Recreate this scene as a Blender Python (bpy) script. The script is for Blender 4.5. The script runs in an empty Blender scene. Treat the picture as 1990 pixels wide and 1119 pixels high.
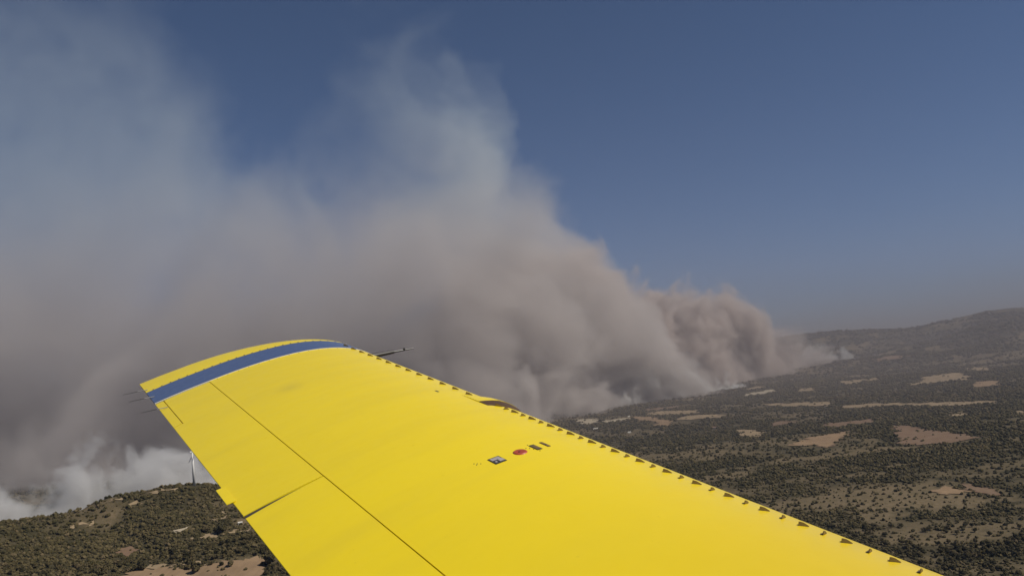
import bpy, bmesh, math, random
import numpy as np
from mathutils import Vector, Matrix, geometry
random.seed(7)
rng = np.random.default_rng(11)
R = math.radians
scene = bpy.context.scene
col = scene.collection

# ------------------------------------------------------------------ camera
ZC = 480.0                      # metres above the valley floor
FPX = 1548.0                    # focal length in pixels of the 1990 px wide photograph
PITCH, ROLL = R(5.6), R(6.0)
cf = Vector((0, math.cos(PITCH), math.sin(PITCH)))
r0 = Vector((1, 0, 0)); u0 = Vector((0, -math.sin(PITCH), math.cos(PITCH)))
cr = r0 * math.cos(ROLL) - u0 * math.sin(ROLL)
cu = r0 * math.sin(ROLL) + u0 * math.cos(ROLL)
cam = bpy.data.objects.new('camera', bpy.data.cameras.new('camera'))
col.objects.link(cam)
cam.matrix_world = Matrix(((cr.x, cu.x, -cf.x, 0), (cr.y, cu.y, -cf.y, 0), (cr.z, cu.z, -cf.z, ZC), (0, 0, 0, 1)))
cam.data.sensor_width = 36.0
cam.data.lens = 36.0 * FPX / 1990.0
cam.data.clip_start = 0.05
cam.data.clip_end = 200000.0
scene.camera = cam

# ------------------------------------------------------------------ light
SUN_EL, SUN_AZ = R(46), R(104)          # azimuth clockwise from +Y (the viewing direction)
world = bpy.data.worlds.new('World'); scene.world = world; world.use_nodes = True
wt = world.node_tree
bgn = wt.nodes['Background']
sky = wt.nodes.new('ShaderNodeTexSky'); sky.sky_type = 'NISHITA'; sky.sun_disc = False
sky.sun_elevation = SUN_EL; sky.sun_rotation = SUN_AZ
sky.altitude = 1800; sky.air_density = .82; sky.dust_density = .5; sky.ozone_density = 7.0
wt.links.new(sky.outputs[0], bgn.inputs['Color'])
bgn.inputs['Strength'].default_value = 0.05
sun = bpy.data.objects.new('sun', bpy.data.lights.new('sun', 'SUN')); col.objects.link(sun)
sdir = Vector((math.sin(SUN_AZ) * math.cos(SUN_EL), math.cos(SUN_AZ) * math.cos(SUN_EL), math.sin(SUN_EL)))
sun.rotation_euler = sdir.to_track_quat('Z', 'Y').to_euler()
sun.data.energy = 5.0; sun.data.angle = R(0.5); sun.data.color = (1.0, 0.94, 0.84)
scene.view_settings.view_transform = 'Standard'
scene.view_settings.look = 'None'
scene.view_settings.exposure = 0.0
scene.view_settings.gamma = 1.0
scene.view_settings.use_curve_mapping = False
cy = scene.cycles
cy.max_bounces = 6; cy.volume_bounces = 4; cy.diffuse_bounces = 2; cy.glossy_bounces = 3
cy.transmission_bounces = 3; cy.transparent_max_bounces = 8
cy.volume_step_rate = 2.0; cy.volume_max_steps = 512
cy.use_denoising = True
cy.sample_clamp_indirect = 4.0

# ------------------------------------------------------------------ helpers
class NT:
    def __init__(s, tree): s.t = tree
    def n(s, kind, ins=None, **props):
        nd = s.t.nodes.new(kind)
        for k, v in props.items(): setattr(nd, k, v)
        for k, v in (ins or {}).items(): s.set(nd.inputs[k], v)
        return nd
    def set(s, sock, v):
        if isinstance(v, bpy.types.NodeSocket): s.t.links.new(v, sock)
        elif isinstance(v, bpy.types.Node): s.t.links.new(v.outputs[0], sock)
        else: sock.default_value = v
    def m(s, op, a, b=0.0, c=0.0, clamp=False):
        nd = s.n('ShaderNodeMath', operation=op, use_clamp=clamp)
        for i, v in enumerate((a, b, c)): s.set(nd.inputs[i], v)
        return nd.outputs[0]
    def v(s, op, a, b=(0, 0, 0)):
        nd = s.n('ShaderNodeVectorMath', operation=op)
        s.set(nd.inputs[0], a); s.set(nd.inputs[1], b)
        return nd.outputs[0]
    def scale(s, a, f):
        nd = s.n('ShaderNodeVectorMath', operation='SCALE'); s.set(nd.inputs[0], a); s.set(nd.inputs['Scale'], f)
        return nd.outputs[0]
    def ss(s, x, a, b, lo=0.0, hi=1.0):
        nd = s.n('ShaderNodeMapRange', interpolation_type='SMOOTHSTEP')
        for k, v in zip(('Value', 'From Min', 'From Max', 'To Min', 'To Max'), (x, a, b, lo, hi)): s.set(nd.inputs[k], v)
        return nd.outputs[0]
    def lin(s, x, a, b, lo=0.0, hi=1.0):
        nd = s.n('ShaderNodeMapRange')
        for k, v in zip(('Value', 'From Min', 'From Max', 'To Min', 'To Max'), (x, a, b, lo, hi)): s.set(nd.inputs[k], v)
        return nd.outputs[0]
    def noise(s, vec, sc, det=4.0, rough=0.55, dist=0.0, dim='3D'):
        nd = s.n('ShaderNodeTexNoise', noise_dimensions=dim)
        s.set(nd.inputs['Vector'], vec); s.set(nd.inputs['Scale'], sc); s.set(nd.inputs['Detail'], det)
        s.set(nd.inputs['Roughness'], rough); s.set(nd.inputs['Distortion'], dist)
        return nd
    def mix(s, f, a, b):
        nd = s.n('ShaderNodeMix', data_type='RGBA')
        s.set(nd.inputs['Factor'], f); s.set(nd.inputs[6], a); s.set(nd.inputs[7], b)
        return nd.outputs[2]

def rgb(*c): return (c[0], c[1], c[2], 1.0)

def mat(name, color, rough=0.5, var=0.0, vscale=5.0, metallic=0.0, coat=0.0, bump=0.0, bscale=20.0, spec=0.5):
    m = bpy.data.materials.new(name); m.use_nodes = True
    t = NT(m.node_tree); b = m.node_tree.nodes['Principled BSDF']
    b.inputs['Roughness'].default_value = rough; b.inputs['Metallic'].default_value = metallic
    b.inputs['Coat Weight'].default_value = coat; b.inputs['Specular IOR Level'].default_value = spec
    tc = t.n('ShaderNodeTexCoord').outputs['Object']
    nz = t.noise(tc, vscale, 5, 0.6)
    f = t.ss(nz.outputs[0], 0.3, 0.7)
    dark = tuple(c * (1 - var) for c in color)
    t.set(b.inputs['Base Color'], t.mix(f, rgb(*dark), rgb(*color)))
    if bump:
        bn = t.n('ShaderNodeBump', {'Strength': 1.0, 'Distance': bump, 'Height': t.noise(tc, bscale, 4).outputs[0]})
        t.set(b.inputs['Normal'], bn)
    return m

def link(name, me, m=None, parent=None, smooth=False):
    o = bpy.data.objects.new(name, me); col.objects.link(o)
    if m is not None and not me.materials: me.materials.append(m)
    if parent is not None: o.parent = parent
    if smooth:
        me.polygons.foreach_set('use_smooth', [True] * len(me.polygons))
    return o

def mesh(name, verts, faces):
    me = bpy.data.meshes.new(name); me.from_pydata([tuple(v) for v in verts], [], faces); me.update()
    return me

def from_bm(name, bm):
    me = bpy.data.meshes.new(name); bmesh.ops.recalc_face_normals(bm, faces=bm.faces); bm.to_mesh(me); bm.free(); return me

def tag(o, label=None, cat=None, group=None, kind=None):
    if label: o['label'] = label
    if cat: o['category'] = cat
    if group: o['group'] = group
    if kind: o['kind'] = kind
    return o

# pixel of the photograph (1990 wide) -> ray; used only to find where things stand on the real terrain
def ray(u, v):
    a = (u - 995.0) / FPX; b = (559.5 - v) / FPX
    return (cr * a + cu * b + cf).normalized()

def project(p):
    d = Vector(p) - Vector((0, 0, ZC)); z = d.dot(cf)
    return 995 + FPX * d.dot(cr) / z, 559.5 - FPX * d.dot(cu) / z, z

# ------------------------------------------------------------------ terrain height
_perm = rng.permutation(512); _val = rng.random(512)
def vnoise(x, y):
    x = np.asarray(x, float); y = np.asarray(y, float)
    xi = np.floor(x).astype(int); yi = np.floor(y).astype(int); xf = x - xi; yf = y - yi
    xf = xf * xf * xf * (xf * (xf * 6 - 15) + 10); yf = yf * yf * yf * (yf * (yf * 6 - 15) + 10)
    def h(a, b): return _val[_perm[(a + _perm[b & 511]) & 511]]
    return (h(xi, yi) * (1 - xf) + h(xi + 1, yi) * xf) * (1 - yf) + (h(xi, yi + 1) * (1 - xf) + h(xi + 1, yi + 1) * xf) * yf
def fbm(x, y, o=5, g=0.5):
    s = 0; a = 1; t = 0
    for i in range(o):
        s = s + a * vnoise(x * 2 ** i + 17.3 * i, y * 2 ** i - 9.1 * i); t += a; a *= g
    return s / t
def sstep(x, a, b):
    t = np.clip((x - a) / (b - a), 0, 1); return t * t * (3 - 2 * t)

# the ridge with the wind turbine: crest line as pixel, distance -> world
crest = [(-260, 1045, 1900), (-100, 1026, 1950), (0, 1015, 2000), (51, 1010, 2020), (90, 1002, 2035), (127, 996, 2050), (165, 989, 2065), (183, 977, 2075),
         (211, 967, 2085), (256, 959, 2100), (301, 949, 2115), (347, 943, 2130), (392, 941, 2150), (430, 945, 2170), (520, 975, 2250), (640, 1015, 2350), (760, 1050, 2450)]
cw = []
for (u, v, D) in crest:
    d = ray(u, v); k = D / math.hypot(d.x, d.y)
    cw.append((d.x * k, d.y * k, ZC + d.z * k))
cw = np.array(cw)
cdir = cw[13, :2] - cw[2, :2]; cdir /= np.linalg.norm(cdir); cperp = np.array([cdir[1], -cdir[0]])   # towards the camera
c0 = cw[2, :2]
ct = (cw[:, :2] - c0) @ cdir; cq = (cw[:, :2] - c0) @ cperp
def height(x, y):
    x = np.asarray(x, float); y = np.asarray(y, float)
    D = np.hypot(x, y)
    z = 46 * (fbm(x / 1500 + 3, y / 1500, 5) - 0.5) + 8 * (fbm(x / 260, y / 260 + 8, 3) - .5)
    far = sstep(D, 9500, 19000)
    ridge = 1 - np.abs(2 * fbm(x / 6500 + 1.7, y / 4200 + 4.4, 6, .52) - 1)
    az = np.degrees(np.arctan2(x, y))
    sky_z = np.interp(az, [0, 15, 21, 24, 26, 28, 29.3, 30.4, 31.5, 32.8, 36, 60], [380, 470, 520, 452, 405, 470, 545, 612, 590, 560, 540, 480])
    rg = 1 - np.abs(2 * fbm(x / 2600 + 1.7, y / 1700 + 4.4, 6, .55) - 1)
    z = z + far * (sky_z + 70 * (rg - .8)) - sstep(D, 19600, 24000) * 150 + 330 * far * (1 - far) * (rg - .62) * 3.0 + 26 * far * (fbm(x / 420, y / 420, 3) - .5) + sstep(D, 5500, 10000) * (1 - far) * 110 * (rg - .7) * sstep(az, 15, 24)
    t = (x - c0[0]) * cdir[0] + (y - c0[1]) * cdir[1]; q = (x - c0[0]) * cperp[0] + (y - c0[1]) * cperp[1]
    q = q - np.interp(t, ct, cq)
    cz = np.interp(t, ct, cw[:, 2]) - sstep(t, ct[-1], ct[-1] + 900) * 300
    n2 = fbm(x / 190, y / 190, 4) - .5
    hill = cz - np.where(q > 0, 0.15 * q * sstep(q, -1, 160) + 16 * sstep(q, 20, 160) * 1, 0) - np.where(q < 0, -q * .55 * sstep(-q, 0, 60), 0)
    hill = hill + n2 * 22 * sstep(np.abs(q), 15, 120)
    k = 18.0
    hm = np.clip(.5 + .5 * (hill - z) / k, 0, 1)
    return z * (1 - hm) + hill * hm + k * hm * (1 - hm)

def on_ground(u, v):
    d = ray(u, v); k = 600.0
    ks = np.geomspace(600, 60000, 3000)
    zz = ZC + d.z * ks - height(d.x * ks, d.y * ks)
    i = int(np.argmax(zz < 0))
    if zz[i] >= 0: return None
    a, b = ks[i - 1], ks[i]
    for _ in range(30):
        mid = .5 * (a + b)
        if ZC + d.z * mid - height(d.x * mid, d.y * mid) < 0: b = mid
        else: a = mid
    return (d.x * b, d.y * b, float(height(d.x * b, d.y * b)))

# ------------------------------------------------------------------ ground
def scrub_mask(x, y):
    w = .45 * fbm(x / 330 + 5, y / 330, 5, .6) + .35 * fbm(x / 1300, y / 1300 + 9, 4) + .2 * fbm(x / 70, y / 70, 3)
    st = sstep(fbm(x / 520 + 20, y / 150, 4, .6), .575, .66)
    return (w - .5) * 1.25 + .5 - .12 * st
def ground_material():
    m = bpy.data.materials.new('dry_scrub_soil'); m.use_nodes = True
    t = NT(m.node_tree); b = m.node_tree.nodes['Principled BSDF']
    b.inputs['Roughness'].default_value = 0.95; b.inputs['Specular IOR Level'].default_value = 0.1
    g = t.n('ShaderNodeNewGeometry').outputs['Position']
    n1 = t.noise(g, 1 / 700, 6, .6).outputs[0]; n2 = t.noise(g, 1 / 90, 6, .65).outputs[0]
    n3 = t.noise(g, 1 / 2600, 5, .6).outputs[0]; n4 = t.noise(g, 1 / 16, 4, .6).outputs[0]
    soil = t.mix(t.ss(n1, .4, .62), rgb(.085, .066, .038), rgb(.145, .108, .064))
    soil = t.mix(t.ss(n4, .35, .7), soil, rgb(.11, .085, .045))
    scrub = t.mix(t.ss(n2, .35, .65), rgb(.032, .028, .013), rgb(.060, .049, .026))
    n5 = t.noise(g, 1 / 300, 6, .65).outputs[0]
    w = t.m('ADD', t.m('MULTIPLY', n2, .32), t.m('ADD', t.m('MULTIPLY', n5, .38), t.m('ADD', t.m('MULTIPLY', n1, .2), t.m('MULTIPLY', n3, .1))))
    ca = t.n('ShaderNodeAttribute', attribute_name='cover').outputs['Fac']
    w = t.m('ADD', t.m('MULTIPLY', w, .45), t.m('MULTIPLY', t.m('SUBTRACT', .97, ca), .55))
    c = t.mix(t.ss(w, .48, .60), scrub, soil)
    t.set(b.inputs['Base Color'], c)
    bn = t.n('ShaderNodeBump', {'Strength': 1.0, 'Distance': 6.0, 'Height': t.noise(g, 1 / 35, 5, .65).outputs[0]})
    t.set(b.inputs['Normal'], bn)
    return m

def build_ground():
    az = np.concatenate([np.linspace(-180, -46, 60, endpoint=False), np.linspace(-46, 46, 560, endpoint=False), np.linspace(46, 180, 60, endpoint=False)])
    rad = np.concatenate([np.linspace(40, 700, 18, endpoint=False), np.geomspace(700, 60000, 430)])
    A, Rr = np.meshgrid(np.radians(az), rad, indexing='ij')
    X = Rr * np.sin(A); Y = Rr * np.cos(A); Z = height(X, Y)
    V = np.stack([X, Y, Z], -1).reshape(-1, 3); V = np.vstack([V, [[0, 0, float(height(0, 0))]]])
    na, nr = len(az), len(rad)
    i, j = np.meshgrid(np.arange(na), np.arange(nr - 1), indexing='ij'); i2 = (i + 1) % na
    F = np.stack([i * nr + j, i * nr + j + 1, i2 * nr + j + 1, i2 * nr + j], -1).reshape(-1, 4)
    T = [(len(V) - 1, k * nr, ((k + 1) % na) * nr) for k in range(na)]
    me = bpy.data.meshes.new('ground')
    me.from_pydata(V.tolist(), [], F.tolist() + T); me.update()
    at = me.attributes.new('cover', 'FLOAT', 'POINT'); at.data.foreach_set('value', scrub_mask(V[:, 0], V[:, 1]).astype(np.float32))
    o = link('ground', me, ground_material(), smooth=True)
    tag(o, 'brown scrub covered valley and hills far below the wing', kind='structure')
build_ground()

# ------------------------------------------------------------------ fields
def field_mat(name, c1, c2):
    m = bpy.data.materials.new(name); m.use_nodes = True
    t = NT(m.node_tree); b = m.node_tree.nodes['Principled BSDF']
    b.inputs['Roughness'].default_value = 0.95; b.inputs['Specular IOR Level'].default_value = 0.1
    g = t.n('ShaderNodeNewGeometry').outputs['Position']
    n1 = t.noise(g, 1 / 60, 5, .6).outputs[0]; n2 = t.noise(t.v('MULTIPLY', g, (1, .15, 1)), 1 / 9, 3, .6).outputs[0]
    c = t.mix(t.ss(n1, .3, .7), rgb(*c1), rgb(*c2))
    c = t.mix(t.ss(n2, .4, .7, 0, .35), c, rgb(c1[0] * .7, c1[1] * .7, c1[2] * .7))
    t.set(b.inputs['Base Color'], c)
    return m
FM = {'tan': field_mat('stubble', (.19, .14, .085), (.29, .215, .13)),
      'red': field_mat('bare_red_earth', (.15, .095, .06), (.175, .12, .078)),
      'pale': field_mat('pale_track', (.29, .24, .17), (.38, .32, .23)),
      'brown': field_mat('ploughed_earth', (.20, .135, .08), (.25, .17, .10))}
FIELDS = [
 ('brown', [(226, 1125), (262, 1107), (300, 1104), (345, 1105), (377, 1106), (419, 1096), (465, 1087), (508, 1080), (514, 1098), (508, 1135), (300, 1140)]),
 ('tan', [(286, 1101), (318, 1094), (398, 1091), (402, 1095), (340, 1100), (300, 1103)]),
 ('pale', [(336, 1036), (347, 1030), (368, 1024), (369, 1027), (344, 1035)]),
 ('tan', [(414, 1013), (432, 1003), (428, 996), (446, 995), (438, 1006), (422, 1014)]),
 ('tan', [(253, 983), (272, 974), (277, 978), (259, 986)]),
 ('tan', [(211, 973), (250, 964), (243, 971), (214, 978)]),
 ('tan', [(280, 958), (335, 949), (336, 953), (289, 963)]),
 ('tan', [(130, 1025), (184, 1012), (184, 1015), (139, 1027)]),
 ('tan', [(374, 1044), (400, 1040), (440, 1034), (488, 1028), (488, 1031), (440, 1037), (402, 1046), (376, 1048)]),
 ('red', [(223, 1072), (241, 1063), (265, 1066), (250, 1078), (232, 1077)]),
 ('pale', [(1122, 816), (1150, 814), (1167, 819), (1148, 825), (1128, 822)]),
 ('pale', [(1172, 818), (1222, 812), (1219, 817), (1175, 823)]),
 ('brown', [(1221, 810), (1265, 811), (1311, 819), (1304, 827), (1276, 827), (1268, 820), (1240, 817)]),
 ('tan', [(1259, 801), (1357, 797), (1362, 803), (1264, 807)]),
 ('tan', [(1319, 812), (1345, 808), (1402, 805), (1407, 811), (1360, 814), (1320, 817)]),
 ('tan', [(1437, 836), (1475, 836), (1484, 846), (1465, 851), (1438, 846)]),
 ('tan', [(1488, 785), (1540, 783), (1622, 780), (1612, 790), (1493, 790)]),
 ('pale', [(1447, 766), (1504, 757), (1507, 762), (1453, 771)]),
 ('tan', [(1639, 741), (1678, 737), (1678, 745), (1650, 748), (1639, 746)]),
 ('tan', [(1681, 738), (1710, 734), (1709, 739), (1683, 743)]),
 ('tan', [(1757, 749), (1794, 734), (1845, 726), (1878, 727), (1884, 739), (1831, 742), (1771, 750)]),
 ('brown', [(1887, 743), (1942, 740), (1945, 751), (1891, 752)]),
 ('tan', [(1882, 716), (1924, 714), (1927, 721), (1887, 723)]),
 ('tan', [(1627, 790), (1697, 785), (1771, 784), (1933, 780), (1933, 784), (1817, 790), (1725, 789), (1632, 794)]),
 ('brown', [(1532, 867), (1576, 850), (1655, 837), (1650, 845), (1627, 860), (1613, 870), (1576, 866)]),
 ('red', [(1734, 826), (1799, 832), (1905, 850), (1855, 860), (1752, 865), (1743, 841)]),
 ('brown', [(1808, 955), (1841, 944), (1882, 955), (1864, 961), (1840, 961)]),
 ('red', [(1864, 938), (1945, 955), (1940, 962), (1895, 958)]),
 ('tan', [(1845, 806), (1882, 803), (1884, 808), (1848, 810)]),
 ('tan', [(1970, 800), (1995, 798), (1995, 806), (1973, 805)]),
 ('tan', [(1548, 758), (1576, 754), (1597, 760), (1553, 762)]),
 ('tan', [(1449, 755), (1488, 750), (1484, 755), (1451, 758)]),
 ('red', [(1493, 824), (1525, 817), (1547, 822), (1500, 828)]),
 ('red', [(1250, 797), (1320, 789), (1322, 793), (1256, 800)]),
 ('red', [(1600, 824), (1690, 815), (1700, 820), (1640, 829), (1604, 830)]),
 ('red', [(1690, 700), (1760, 690), (1764, 694), (1700, 704)]),
]
field_polys = []
def in_poly(x, y, P):
    x = np.asarray(x); y = np.asarray(y); c = np.zeros(x.shape, bool); n = len(P)
    for i in range(n):
        x1, y1 = P[i]; x2, y2 = P[(i + 1) % n]
        k = ((y1 > y) != (y2 > y)); xx = (x2 - x1) * (y - y1) / ((y2 - y1) if y2 != y1 else 1e-9) + x1
        c ^= k & (x < xx)
    return c
for kind, poly in FIELDS:
    W = [on_ground(u, v) for u, v in poly]
    if any(w is None for w in W): continue
    P = np.array(W)[:, :2]; dist = np.hypot(*P.mean(0))
    step = dist * 0.004
    B = []
    for i in range(len(P)):                      # ragged outline
        a, b = P[i], P[(i + 1) % len(P)]; L = np.linalg.norm(b - a); n = max(1, int(L / step))
        for k in range(n):
            p = a + (b - a) * k / n
            j = 1.6 * step
            B.append(p + rng.uniform(-j, j, 2))
    B = np.array(B); lo, hi = B.min(0), B.max(0)
    gx, gy = np.meshgrid(np.arange(lo[0], hi[0], step * 1.6), np.arange(lo[1], hi[1], step * 3))
    gx = gx.ravel(); gy = gy.ravel(); k = in_poly(gx, gy, B.tolist())
    pts = [Vector((p[0], p[1])) for p in B] + [Vector((a, b)) for a, b in zip(gx[k], gy[k])]
    nb = len(B)
    res = geometry.delaunay_2d_cdt(pts, [(i, (i + 1) % nb) for i in range(nb)], [list(range(nb))], 1, 1e-3)
    vv = np.array([(p.x, p.y) for p in res[0]]); zz = height(vv[:, 0], vv[:, 1]) + dist * .0007
    me = mesh('field', np.column_stack([vv, zz]), [list(f) for f in res[2]])
    o = link('field', me, FM[kind], smooth=True); tag(o, kind='structure')
    for p in me.polygons:
        if p.normal.z < 0: p.flip()
    field_polys.append((B.tolist(), lo, hi))

# ------------------------------------------------------------------ scrub
def leaf_mat(name, c1, c2):
    m = bpy.data.materials.new(name); m.use_nodes = True
    t = NT(m.node_tree); b = m.node_tree.nodes['Principled BSDF']
    b.inputs['Roughness'].default_value = 0.9; b.inputs['Specular IOR Level'].default_value = 0.15
    g = t.n('ShaderNodeNewGeometry').outputs['Position']
    a = t.noise(g, 1 / 30, 3, .6).outputs[0]; b2 = t.noise(g, 1 / 400, 4, .6).outputs[0]; c3 = t.noise(g, 1 / 2.0, 3, .6).outputs[0]
    w = t.m('ADD', t.m('MULTIPLY', a, .4), t.m('ADD', t.m('MULTIPLY', b2, .35), t.m('MULTIPLY', c3, .25)))
    oi = t.n('ShaderNodeObjectInfo').outputs['Random']
    w = t.m('ADD', w, t.m('MULTIPLY', t.m('SUBTRACT', oi, .5), .28))
    c = t.mix(t.ss(w, .34, .66), rgb(*c1), rgb(*c2))
    c = t.mix(t.ss(oi, .9, .97, 0, .6), c, rgb(.12, .088, .048))
    t.set(b.inputs['Base Color'], c)
    return m
LEAF = leaf_mat('evergreen_oak_leaves', (.036, .031, .011), (.092, .071, .031))
BARK = mat('bark', (.10, .075, .05), .9, .4, 3.0)

def clump_bm(n, spread, seed, leafy=0):
    rr = random.Random(seed); bm = bmesh.new()
    for i in range(n):
        a = rr.uniform(0, 6.28); d = spread * math.sqrt(rr.random()) if i else 0
        s = rr.uniform(.28, .55) if i else .55
        M = Matrix.Translation((math.cos(a) * d, math.sin(a) * d, s * rr.uniform(.55, .95))) @ Matrix.Diagonal((s, s * rr.uniform(.8, 1.2), s * rr.uniform(.7, 1.0), 1))
        r = bmesh.ops.create_icosphere(bm, subdivisions=1, radius=1.0, matrix=M)
        for v in r['verts']: v.co += Vector((rr.uniform(-1, 1), rr.uniform(-1, 1), rr.uniform(-1, 1))) * .13 * s * 2
    return bm
bush_meshes = []
for k in range(6):
    me = from_bm('bush', clump_bm(2 + k % 4, .6, 100 + k)); me.materials.append(LEAF); bush_meshes.append(me)

def not_in_fields(x, y):
    ok = np.ones(len(x), bool)
    for B, lo, hi in field_polys:
        k = np.where((x > lo[0]) & (x < hi[0]) & (y > lo[1]) & (y < hi[1]))[0]
        if len(k):
            w = (hi - lo).max() * .05
            wx = w * (fbm(x[k] / w / 1.2, y[k] / w / 1.2, 3) - .5) * 2; wy = w * (fbm(x[k] / w / 1.2 + 40, y[k] / w / 1.2, 3) - .5) * 2
            ok[k[in_poly(x[k] + wx, y[k] + wy, B) & (rng.random(len(k)) < .97)]] = False
    return ok

TUR = on_ground(377.6, 943.5) or tuple(cw[11])
def scatter():
    N = 800000
    D = np.exp(rng.uniform(math.log(850), math.log(17500), N))
    az = np.radians(rng.uniform(-46, 46, N))
    x = D * np.sin(az); y = D * np.cos(az)
    size = (1.7 + D * .0016) * np.clip(np.exp(rng.normal(-.12, .45, N)), 0, 1.55)
    # number per log-distance is even, so the size that grows with distance keeps the cover even
    cover = scrub_mask(x, y)
    p = np.clip((cover - .36) / .15, .12, 1) * .62
    p = p * (1 - sstep(np.abs(np.degrees(az)), 39, 46))
    k = rng.random(N) < p
    x, y, size, D = x[k], y[k], size[k], D[k]
    k = not_in_fields(x, y) & (np.hypot(x - TUR[0], y - TUR[1]) > 26); x, y, size, D = x[k], y[k], size[k], D[k]
    return x, y, height(x, y), size, D
sx, sy, sz, ssz, sD = scatter()
# the largest in the picture become single trees
def pix(x, y, z):
    dx, dy, dz = x, y, z - ZC
    a = dx * cr.x + dy * cr.y + dz * cr.z; b = dx * cu.x + dy * cu.y + dz * cu.z; c = dx * cf.x + dy * cf.y + dz * cf.z
    return 995 + FPX * a / c, 559.5 - FPX * b / c
pu, pv = pix(sx, sy, sz)
left_vis = (pu > 0) & (pv < 1119) & (pv > 950) & (pv > 1003 + 1.26 * (pu - 480) + 14) & (pu < 560)
right_vis = (pu < 1990) & (pv < 1119) & (pv < 882 + .385 * (pu - 1200) - 14) & (pu > 1200)
app = ssz / sD
def top(maskv, n):
    i = np.where(maskv)[0]; return i[np.argsort(-app[i])[:n]]
ind = np.concatenate([top(left_vis, 120), top(right_vis, 160)])
rest = np.ones(len(sx), bool); rest[ind] = False

def build_scrub():
    idx = np.where(rest)[0]
    P = np.column_stack([sx[idx], sy[idx], sz[idx] - .1 * ssz[idx]])
    me = bpy.data.meshes.new('scrub'); me.vertices.add(len(P)); me.vertices.foreach_set('co', P.astype(np.float32).ravel())
    a = me.attributes.new('size', 'FLOAT', 'POINT'); a.data.foreach_set('value', ssz[idx].astype(np.float32))
    o = link('scrub', me); tag(o, 'dark evergreen scrub covering the hills and valley floor', kind='stuff')
    srcc = bpy.data.collections.new('bush_shapes')
    for i, bme in enumerate(bush_meshes):
        b = bpy.data.objects.new('bush_shape', bme); srcc.objects.link(b)
    ng = bpy.data.node_groups.new('scrub', 'GeometryNodeTree')
    ng.interface.new_socket('Geometry', in_out='INPUT', socket_type='NodeSocketGeometry')
    ng.interface.new_socket('Geometry', in_out='OUTPUT', socket_type='NodeSocketGeometry')
    t = NT(ng); gi = t.n('NodeGroupInput'); go = t.n('NodeGroupOutput')
    ci = t.n('GeometryNodeCollectionInfo'); ci.inputs['Collection'].default_value = srcc
    ci.inputs['Separate Children'].default_value = True; ci.inputs['Reset Children'].default_value = True
    m2p = t.n('GeometryNodeMeshToPoints', {'Mesh': gi.outputs[0]})
    sa = t.n('GeometryNodeInputNamedAttribute', data_type='FLOAT'); sa.inputs['Name'].default_value = 'size'
    rv = t.n('FunctionNodeRandomValue', data_type='FLOAT_VECTOR'); rv.inputs[0].default_value = (0, 0, 0); rv.inputs[1].default_value = (.15, .15, 6.28)
    ri = t.n('FunctionNodeRandomValue', data_type='INT'); ri.inputs['Min'].default_value = 0; ri.inputs['Max'].default_value = len(bush_meshes) - 1
    iop = t.n('GeometryNodeInstanceOnPoints', {'Points': m2p.outputs[0], 'Instance': ci.outputs[0], 'Pick Instance': True})
    t.set(iop.inputs['Instance Index'], ri.outputs[2]); t.set(iop.inputs['Rotation'], rv.outputs[0])
    t.set(iop.inputs['Scale'], sa.outputs[0])
    t.set(go.inputs[0], iop.outputs[0])
    md = o.modifiers.new('scatter', 'NODES'); md.node_group = ng
    print('SCRUB', len(P))
build_scrub()

# single trees ------------------------------------------------------------
def crown_mesh(seed, n=170):
    rr = random.Random(seed); V = []; F = []
    lobes = [(Vector((rr.uniform(-.45, .45), rr.uniform(-.45, .45), rr.uniform(.75, 1.25))), rr.uniform(.35, .6)) for _ in range(6)]
    for i in range(n):
        c, r_ = rr.choice(lobes)
        d = Vector((rr.gauss(0, 1), rr.gauss(0, 1), rr.gauss(.2, .8))).normalized()
        p = c + d * r_ * rr.uniform(.7, 1.05)
        a = d.cross(Vector((rr.gauss(0, 1), rr.gauss(0, 1), rr.gauss(0, 1)))).normalized(); b = d.cross(a)
        s = rr.uniform(.10, .2); k = len(V)
        V += [p + a * s, p + b * s * .8 + d * .05, p - a * s, p - b * s * .8]; F += [(k, k + 1, k + 2, k + 3)]
    me = mesh('crown', V, F)
    return me
def trunk_bm():
    bm = bmesh.new()
    bmesh.ops.create_cone(bm, cap_ends=True, segments=7, radius1=.10, radius2=.05, depth=.9, matrix=Matrix.Translation((0, 0, .35)))
    for k in range(3):
        a = k * 2.1
        M = Matrix.Translation((math.cos(a) * .18, math.sin(a) * .18, .85)) @ Matrix.Rotation(a, 4, 'Z') @ Matrix.Rotation(R(40), 4, 'Y')
        bmesh.ops.create_cone(bm, cap_ends=True, segments=5, radius1=.05, radius2=.015, depth=.6, matrix=M)
    return bm
crown_meshes = [crown_mesh(40 + k) for k in range(4)]
for c in crown_meshes: c.materials.append(LEAF)
trunk_me = from_bm('trunk', trunk_bm()); trunk_me.materials.append(BARK)
core_me = [from_bm('tree', clump_bm(4, .5, 300 + k)) for k in range(4)]
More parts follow.
